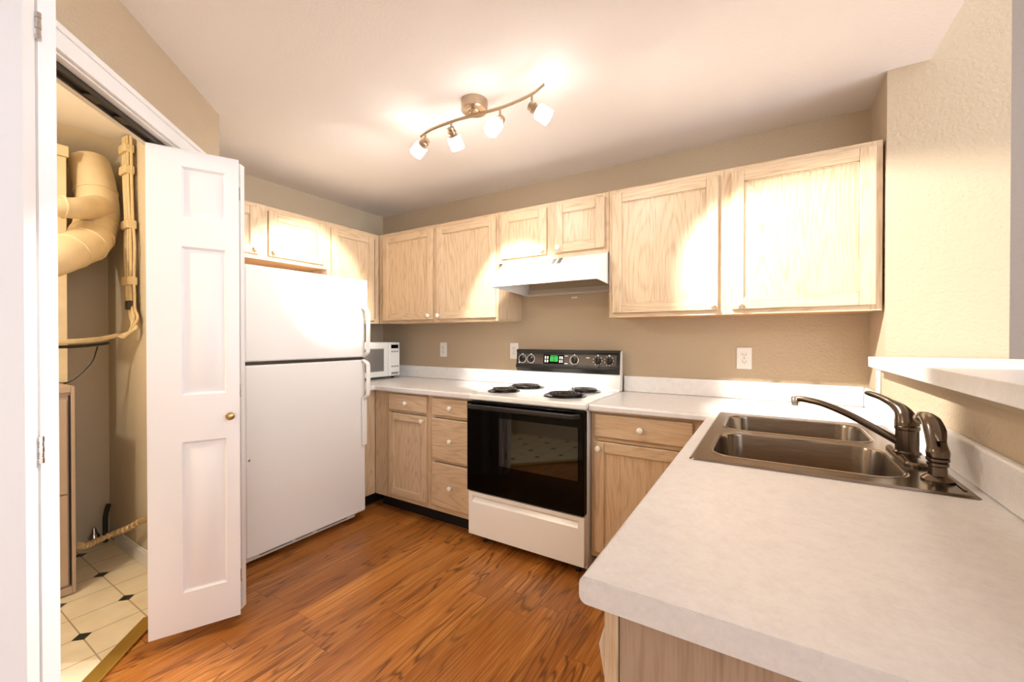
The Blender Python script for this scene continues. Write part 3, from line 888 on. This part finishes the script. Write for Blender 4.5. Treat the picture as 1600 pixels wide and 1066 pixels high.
# ------------------------------------------------------------------ range hood
t = thing('range_hood', 'white under-cabinet range hood above the stove with a row of vent slots', 'range hood', (1.94, -0.25, 1.59))
HX0, HX1 = 1.582, 2.302
hp = [(-0.020, ZS - 0.001), (-0.330, ZS - 0.001), (-0.352, 1.765), (-0.400, 1.722), (-0.462, 1.676), (-0.505, 1.652), (-0.505, 1.596), (-0.495, 1.596), (-0.495, 1.640), (-0.34, 1.70), (-0.020, 1.70)]
obj('shell', B().prism(hp, HX0 + 0.008, HX1 - 0.008, 'x'), 'enamel_smooth', t)
bb = B()
side = [(-0.005, ZS - 0.001), (-0.330, ZS - 0.001), (-0.352, 1.765), (-0.400, 1.722), (-0.462, 1.676), (-0.505, 1.652), (-0.505, 1.596), (-0.005, 1.575)]
for x in (HX0, HX1 - 0.008):
    obj('side_panel', B().prism(side, x, x + 0.008, 'x'), 'enamel_smooth', t)
obj('rear_rail', B().box(HX0 + 0.0085, -0.020, 1.575, HX1 - 0.0085, -0.005, 1.62).box(HX0 + 0.0085, -0.075, 1.575, HX1 - 0.0085, -0.020, 1.583), 'hood_in', t)
obj('filter', B().box(1.90, -0.40, 1.688, 2.20, -0.10, 1.6995), 'grey', t, 0.004)
lp_ = obj('lamp_cover', B().box(1.70, -0.26, 1.66, 1.84, -0.12, 1.6995), 'hood_in', t, 0.006)
bb = B()
for k in range(6):
    x = 1.800 + k * 0.040
    # slot lies in the sloping face between (-.352,1.765) and (-.400,1.722)
    def q(f, o): return (-0.352 - 0.048 * f - 0.667 * o, 1.765 - 0.043 * f + 0.745 * o)
    a0, a1 = q(0.05, 0.0012), q(0.98, 0.0012); c0, c1 = q(0.05, -0.001), q(0.98, -0.001)
    vs = [bb.bm.verts.new(p) for p in ((x, *a0), (x + 0.026, *a0), (x + 0.026, *a1), (x, *a1), (x, *c0), (x + 0.026, *c0), (x + 0.026, *c1), (x, *c1))]
    for f in ((0, 1, 2, 3), (4, 5, 6, 7), (0, 1, 5, 4), (1, 2, 6, 5), (2, 3, 7, 6), (3, 0, 4, 7)): bb._f([vs[i] for i in f])
obj('vent_slot', bb, 'slot', t)

# ------------------------------------------------------------------ refrigerator
t = thing('refrigerator', 'white top-freezer refrigerator standing between the folding door and the corner cabinets', 'refrigerator', (0.37, -1.18, 0))
FY0, FY1, FX = -1.568, -0.785, 0.722
obj('cabinet_body', B().box(0.03, FY0 + 0.026, 0.03, 0.655, FY1 - 0.026, 1.662), 'enamel', t, 0.006)
for nm, z0, z1 in (('freezer_door', 1.136, 1.668), ('fresh_food_door', 0.066, 1.118)):
    d = obj(nm, B().box(0.660, FY0, z0, FX, FY1, z1), 'enamel', t, 0.012, 3)
    if nm == 'freezer_door':
        h = B().box(FX + 0.0045, -0.826, 1.470, FX + 0.020, -0.787, 1.664)
        h.tube([(FX + 0.014, -0.806, 1.475), (FX + 0.046, -0.806, 1.452), (FX + 0.054, -0.806, 1.40), (FX + 0.052, -0.806, 1.20), (FX + 0.044, -0.806, 1.165), (FX + 0.002, -0.806, 1.142)], 0.017, 10, flat=(1.0, 0.55), smooth=4)
        ho = obj('handle', h, 'plastic', d, 0.003)
        bd = obj('badge', B().box(FX + 0.0205, -0.814, 1.612, FX + 0.0222, -0.800, 1.634), 'grey', ho, 0.001)
        em = B()
        for z in (1.616, 1.625): em.box(FX + 0.0223, -0.812, z, FX + 0.0228, -0.802, z + 0.005)
        obj('badge_letter', em, 'plastic', bd)
    else:
        h = B().tube([(FX + 0.002, -0.806, 1.116), (FX + 0.044, -0.806, 1.096), (FX + 0.053, -0.806, 1.06), (FX + 0.052, -0.806, 0.91), (FX + 0.044, -0.806, 0.872), (FX + 0.012, -0.806, 0.850)], 0.017, 10, flat=(1.0, 0.55), smooth=4)
        h.box(FX + 0.0045, -0.824, 0.532, FX + 0.020, -0.789, 0.858)
        obj('handle', h, 'plastic', d, 0.003)
obj('door_gasket', B().box(0.6555, FY0 + 0.01, 0.08, 0.6595, FY1 - 0.01, 1.655), 'grey', t)
obj('divider_trim', B().box(0.662, FY0 + 0.004, 1.1185, 0.712, FY1 - 0.004, 1.1355), 'dark_grey', t)
gb = B().box(0.648, FY0 + 0.02, 0.026, 0.668, FY1 - 0.05, 0.058)
g = obj('base_grille', gb, 'plastic', t, 0.003)
bb = B()
for a, c in ((-1.47, -1.28), (-1.26, -1.15), (-1.12, -0.90)): bb.box(0.6682, a, 0.040, 0.6694, c, 0.053)
obj('grille_slot', bb, 'dark_grey', g)
obj('screw_cap', B().lathe([(0.006, 0), (0.006, 0.002), (0.001, 0.0035)], (FX, -1.550, 0.604), (1, 0, 0), 12), 'chrome', t)
for y in (FY0 + 0.08, FY1 - 0.08):
    for x in (0.10, 0.60): obj('roller', B().cyl((x, y - 0.012, 0.0185), (x, y + 0.012, 0.0185), 0.018, seg=18), 'black', t)

# ------------------------------------------------------------------ microwave
t = thing('microwave', 'small white microwave with grey window on the worktop behind the refrigerator', 'microwave', (0.19, -0.36, CZ))
MX, MY0, MY1, MZ0, MZ1 = 0.352, -0.600, -0.120, 0.940, 1.234
obj('case', B().box(0.035, MY0, MZ0, MX - 0.022, MY1, MZ1), 'plastic', t, 0.008)
d = obj('door', B().box(MX - 0.0215, MY0, MZ0 + 0.002, MX, MY1 - 0.124, MZ1 - 0.001), 'plastic', t, 0.010, 3)
obj('window', B().box(MX + 0.0003, MY0 + 0.06, MZ0 + 0.055, MX + 0.0035, MY1 - 0.185, MZ1 - 0.060), 'mw_glass', d, 0.004)
obj('window_frame', B().box(MX - 0.002, MY0 + 0.05, MZ0 + 0.048, MX + 0.0018, MY1 - 0.178, MZ1 - 0.053), 'grey', d, 0.002)
k = obj('control_panel', B().box(MX - 0.0215, MY1 - 0.122, MZ0 + 0.002, MX, MY1, MZ1 - 0.001), 'plastic', t, 0.008, 3)
obj('display', B().box(MX - 0.002, MY1 - 0.100, MZ1 - 0.055, MX + 0.0015, MY1 - 0.020, MZ1 - 0.022), 'black_gloss', k, 0.002)
for r in range(6):
    for c in range(3):
        y, z = MY1 - 0.098 + c * 0.029, MZ1 - 0.088 - r * 0.0255
        obj('key', B().box(MX + 0.0002, y, z, MX + 0.002, y + 0.020, z + 0.013), 'grey' if r in (0, 5) else 'ceramic', k)
obj('release_button', B().box(MX + 0.0002, MY1 - 0.098, MZ0 + 0.016, MX + 0.002, MY1 - 0.020, MZ0 + 0.036), 'grey', k)
for x in (0.07, MX - 0.05):
    for y in (MY0 + 0.04, MY1 - 0.04): obj('foot', B().cyl((x, y, CZ + 0.0005), (x, y, MZ0), 0.012), 'black', t)

# ------------------------------------------------------------------ outlets
def outlet(fr, u, z, label, wide=0.072, tall=0.118):
    c = fr.p(u, z, 0)
    t = thing('wall_outlet', label, 'outlet', c, 'white wall outlets')
    bb = B(); fr.box(bb, u - wide / 2, z - tall / 2, 0.0008, u + wide / 2, z + tall / 2, 0.006); pl = obj('cover_plate', bb, 'plastic', t, 0.003)
    for dz in (0.020, -0.020):
        bb = B(); fr.box(bb, u - 0.016, z + dz - 0.014, 0.006, u + 0.016, z + dz + 0.014, 0.009)
        rc = obj('receptacle', bb, 'ceramic', t, 0.003)
        bb = B()
        fr.box(bb, u - 0.0085, z + dz - 0.002, 0.009, u - 0.006, z + dz + 0.007, 0.0096)
        fr.box(bb, u + 0.006, z + dz - 0.002, 0.009, u + 0.0085, z + dz + 0.006, 0.0096)
        fr.box(bb, u - 0.0022, z + dz - 0.009, 0.009, u + 0.0022, z + dz - 0.0050, 0.0096)
        obj('slot', bb, 'black', rc)
    bb = B().lathe([(0.0035, 0.006), (0.0035, 0.0075), (0.0005, 0.008)], c, fr.w, 10)
    obj('screw', bb, 'grey', pl)
    return t
W0 = Fr((0, 0, 0), (1, 0, 0), (0, -1, 0)); WS = Fr((WR, 0, 0), (0, -1, 0), (-1, 0, 0))
outlet(W0, 0.753, 1.170, 'white wall outlet above the worktop between the microwave and the stove', 0.074, 0.122)
outlet(W0, 1.458, 1.170, 'white wall outlet half hidden by the corner of the stove control panel', 0.074, 0.122)
outlet(W0, 2.990, 1.152, 'white wall outlet over the sink corner worktop under the large cabinet', 0.076, 0.122)
outlet(WS, 0.225, 1.058, 'white wall outlet on the low wall, just under the bar ledge end', 0.076, 0.122)
tag(obj('wall_clip', B().box(1.930, -0.006, 1.546, 1.974, -0.0006, 1.558), 'plastic', None, 0.002), 'tiny white clip on the wall under the range hood', 'clip')

# ------------------------------------------------------------------ ceiling track light
t = thing('track_light', 'brushed nickel track light with wavy bar and four frosted lamp heads', 'ceiling light', (1.895, -1.090, H))
obj('canopy', B().lathe([(0.064, 0.0008), (0.064, 0.046), (0.060, 0.050), (0.030, 0.052), (0.026, 0.060), (0.001, 0.062)], (1.895, -1.090, H), (0, 0, -1), 36), 'nickel', t)
RZ = 2.330
RAIL = [(1.545, -1.092), (1.600, -1.110), (1.660, -1.120), (1.775, -1.122), (1.895, -1.113), (1.985, -1.103), (2.075, -1.098), (2.175, -1.106), (2.245, -1.122), (2.302, -1.148)]
rb = B().tube([(x, y, RZ) for x, y in RAIL], 0.0085, 10, flat=(0.5, 1.0), smooth=5)
rb.cyl((1.895, -1.105, RZ), (1.895, -1.105, H - 0.058), 0.008)
obj('rail', rb, 'nickel', t)
HEADS = [((1.592, -1.106), (-0.90, 0.09, -0.52)), ((1.778, -1.122), (-0.095, 0.78, -0.80)), ((2.050, -1.099), (-0.14, -0.58, -0.70)), ((2.228, -1.118), (0.85, 0.48, -0.66))]
for (x, y), d in HEADS:
    d = Vector(d).normalized()
    top = Vector((x, y, RZ - 0.006)); piv = Vector((x, y, RZ - (0.042 if x < 1.9 else 0.056)))
    hb = B().cyl(top, piv, 0.0055, seg=12)
    hb.lathe([(0.008, -0.010), (0.008, 0.010)], piv, d.orthogonal(), 12)
    h = obj('lamp_head', hb, 'nickel', t)
    obj('socket', B().lathe([(0.012, -0.016), (0.019, -0.012), (0.019, 0.002), (0.023, 0.006), (0.023, 0.012), (0.019, 0.014), (0.019, 0.020), (0.026, 0.024), (0.026, 0.029)], piv, d, 24), 'nickel', h)
    obj('lamp_shade', B().lathe([(0.027, 0.0295), (0.033, 0.034), (0.034, 0.090), (0.031, 0.090), (0.030, 0.040), (0.0, 0.036)], piv, d, 24, cap=False), 'lamp_glass', h)
    l = bpy.data.lights.new('lamp_beam', 'SPOT')
    l.energy = SPOT_W * (1.0 if x > 2.1 else 0.65 if x < 1.65 else 0.55 if x < 1.9 else 0.9); l.color = (1.0, 0.97, 0.91); l.spot_size = math.radians(58 if x > 2.1 else 48); l.spot_blend = 0.42; l.shadow_soft_size = 0.02
    lo_ = bpy.data.objects.new('lamp_beam', l); COL.objects.link(lo_)
    lo_.parent = t
    lo_.location = piv + d * 0.094 - t.location
    lo_.rotation_euler = d.to_track_quat('-Z', 'Y').to_euler()
    l2 = bpy.data.lights.new('lamp_spill', 'SPOT')
    l2.energy = SPILL_W; l2.color = (1.0, 0.98, 0.96); l2.spot_size = math.radians(140); l2.spot_blend = 1.0; l2.shadow_soft_size = 0.03
    ls_ = bpy.data.objects.new('lamp_spill', l2); COL.objects.link(ls_)
    ls_.parent = t; ls_.location = lo_.location; ls_.rotation_euler = lo_.rotation_euler

# ------------------------------------------------------------------ closet contents
t = thing('furnace', 'beige metal furnace standing in the closet behind the folding doors', 'furnace', (-0.12, -2.40, 0.004))
FR, FQ = 0.200, -2.102
obj('cabinet', B().box(-0.42, -2.68, 0.010, FR - 0.015, FQ, 1.030), 'furnace', t, 0.004)
obj('front_frame', B().box(FR - 0.0145, FQ - 0.014, 0.010, FR, FQ, 1.030).box(FR - 0.0145, -2.68, 1.000, FR, FQ - 0.0145, 1.030).box(FR - 0.0145, -2.68, 0.010, FR, FQ - 0.0145, 0.045), 'furnace', t, 0.002)
obj('access_panel', B().box(FR - 0.0140, -2.66, 0.505, FR - 0.002, FQ - 0.026, 0.965), 'furnace', t, 0.004)
obj('access_panel', B().box(FR - 0.0140, -2.66, 0.055, FR - 0.002, FQ - 0.026, 0.498), 'furnace', t, 0.004)
obj('panel_gap_shade', B().box(FR - 0.0143, FQ - 0.0210, 0.05, FR - 0.010, FQ - 0.0145, 0.985), 'black', t)  # black strip put in as the shade of the gap beside the panels
t = thing('furnace_plenum', 'pale sheet-metal plenum rising from the furnace to the closet ceiling', 'plenum', (-0.15, -2.30, 1.03))
obj('lower_box', B().box(-0.40, -2.62, 1.032, -0.060, -2.073, 2.225), 'duct', t, 0.004)
obj('upper_collar', B().box(-0.40, -2.63, 2.226, -0.052, -2.065, 2.284), 'duct', t, 0.004)
t = thing('air_duct', 'cream painted elbow duct curving from closet ceiling down toward the furnace', 'duct', (-0.15, -1.95, 2.2))
DP = [(-0.34, -1.950, 2.285), (-0.27, -1.938, 2.20), (-0.21, -1.925, 2.10), (-0.17, -1.918, 2.00), (-0.15, -1.925, 1.91), (-0.14, -1.955, 1.825), (-0.13, -2.00, 1.765), (-0.12, -2.065, 1.712), (-0.10, -2.150, 1.660), (-0.08, -2.30, 1.57)]
DP = [(x + 0.32, y, z) for x, y, z in DP]
DP = [(-0.20, -1.955, 2.275), (-0.16, -1.948, 2.185), (-0.135, -1.942, 2.09), (-0.105, -1.942, 2.00), (-0.075, -1.955, 1.905), (-0.015, -1.988, 1.818), (0.06, -2.030, 1.757), (0.150, -2.108, 1.697), (0.215, -2.185, 1.640), (0.25, -2.30, 1.570)]
DR = [0.088, 0.091, 0.091, 0.091, 0.091, 0.090, 0.088, 0.085, 0.082, 0.080]
obj('pipe', B().tube(DP, DR, 28, smooth=4), 'duct', t)
for k in (2, 4, 5, 6, 7):
    p, q = Vector(DP[k]), (Vector(DP[min(k + 1, 9)]) - Vector(DP[k - 1])).normalized()
    obj('seam_ring', B().lathe([(DR[k] + 0.0005, -0.005), (DR[k] + 0.0045, -0.003), (DR[k] + 0.0045, 0.003), (DR[k] + 0.0005, 0.005)], p, q, 28), 'duct', t)
br = obj('branch_pipe', B().tube([(-0.06, -1.955, 1.985), (0.03, -2.02, 1.955), (0.155, -2.115, 1.912), (0.17, -2.26, 1.905)], [0.075, 0.058, 0.050, 0.050], 24, smooth=4), 'duct', t)
obj('branch_seam', B().lathe([(0.0505, -0.006), (0.056, -0.003), (0.056, 0.003), (0.0505, 0.006)], (0.157, -2.130, 1.911), (0.02, -0.14, -0.008), 24), 'duct', br)

t = thing('cable_bundle', 'strapped bundle of cream painted cables hanging down the closet wall and turning to the furnace', 'cables', (0.05, -1.86, 1.8))
rng = random.Random(3)
NCB = 9
for k in range(NCB):
    f = (k - (NCB - 1) / 2) / ((NCB - 1) / 2)
    dx = f * 0.044; dy = -0.004 * (1 - f * f) - 0.010 * (k % 2)
    P = []
    for x, z, sp_ in ((0.020, 2.400, 1.0), (0.022, 2.30, 1.1), (0.030, 2.12, 1.0), (0.045, 1.97, 0.95), (0.052, 1.90, 1.0), (0.050, 1.78, 1.35), (0.052, 1.66, 1.25), (0.056, 1.585, 0.95), (0.066, 1.50, 0.9), (0.085, 1.43, 0.6), (0.115, 1.37, 0.7)):
        P.append((x + dx * sp_ + rng.uniform(-0.003, 0.003), -1.846 + dy, z))
    P += [(0.150 - 0.006 * k, -1.850 - 0.004 * k, 1.325 - 0.006 * k), (0.120 - 0.005 * k, -1.872 - 0.004 * k, 1.300 - 0.003 * k), (0.06, -1.905, 1.283 + 0.004 * f), (0.045, -1.97, 1.262 + 0.006 * f), (0.085, -2.05, 1.252 + 0.006 * f), (0.120, -2.16, 1.245 + 0.006 * f)]
    obj('cable', B().tube(P, 0.0068, 7, smooth=4), 'cable', t)
for x, z in ((0.022, 2.33), (0.026, 2.21), (0.052, 1.90), (0.057, 1.585)):
    obj('strap', B().box(x - 0.050, -1.876, z - 0.024, x + 0.050, -1.832, z + 0.024), 'cable', t, 0.006)
obj('strap', B().box(0.058, -1.876, 1.425, 0.108, -1.834, 1.475), 'dark_grey', t, 0.006)
tag(obj('wire', B().tube([(0.055, -1.985, 1.222), (0.052, -1.992, 1.19), (0.05, -2.004, 1.145), (0.052, -2.045, 1.085), (0.05, -2.085, 1.045), (0.05, -2.112, 1.034)], 0.0036, 6, smooth=5), 'black', None), 'thin dark thermostat wire drooping onto the furnace top', 'wire')
bb = B().tube([(0.112, -2.19, 1.222), (0.098, -2.08, 1.224), (0.06, -1.99, 1.232), (0.05, -1.94, 1.240)], 0.008, 8, smooth=5)
tag(obj('refrigerant_line', bb, 'black', None), 'short black insulated line under the horizontal cream cables', 'pipe')
# ribbed flexible conduit along the closet floor
cpts = [Vector(p) for p in ((0.165, -2.0875, 0.225), (0.10, -2.05, 0.190), (0.06, -2.00, 0.182), (0.05, -1.93, 0.190), (0.12, -1.885, 0.222), (0.25, -1.862, 0.285), (0.42, -1.850, 0.345))]
bb = B(); dense = []; rr = []
for i in range(len(cpts) - 1):
    p0, p1, p2, p3 = cpts[max(i - 1, 0)], cpts[i], cpts[i + 1], cpts[min(i + 2, len(cpts) - 1)]
    for k in range(24):
        u_ = k / 24
        dense.append(0.5 * ((2 * p1) + (p2 - p0) * u_ + (2 * p0 - 5 * p1 + 4 * p2 - p3) * u_ * u_ + (3 * p1 - p0 - 3 * p2 + p3) * u_ ** 3))
        rr.append(0.017 if len(rr) % 8 < 4 else 0.0115)
bb.tube(dense, rr, 12)
tag(obj('flexible_conduit', bb, 'conduit', None), 'ribbed tan flexible conduit from the furnace along the closet wall', 'conduit')
t = thing('pipe_stub', 'capped pipe stub with blue fitting low in the closet corner', 'pipe', (-0.36, -1.86, 0.004))
obj('pipe', B().tube([(-0.37, -1.855, 0.01), (-0.37, -1.855, 0.16), (-0.35, -1.845, 0.24)], 0.013, 12, smooth=4), 'dark_grey', t)
obj('valve', B().lathe([(0.012, 0), (0.026, 0.01), (0.028, 0.05), (0.014, 0.075), (0.010, 0.10)], (-0.395, -1.90, 0.006), (0, 0, 1), 16), 'chrome', t)
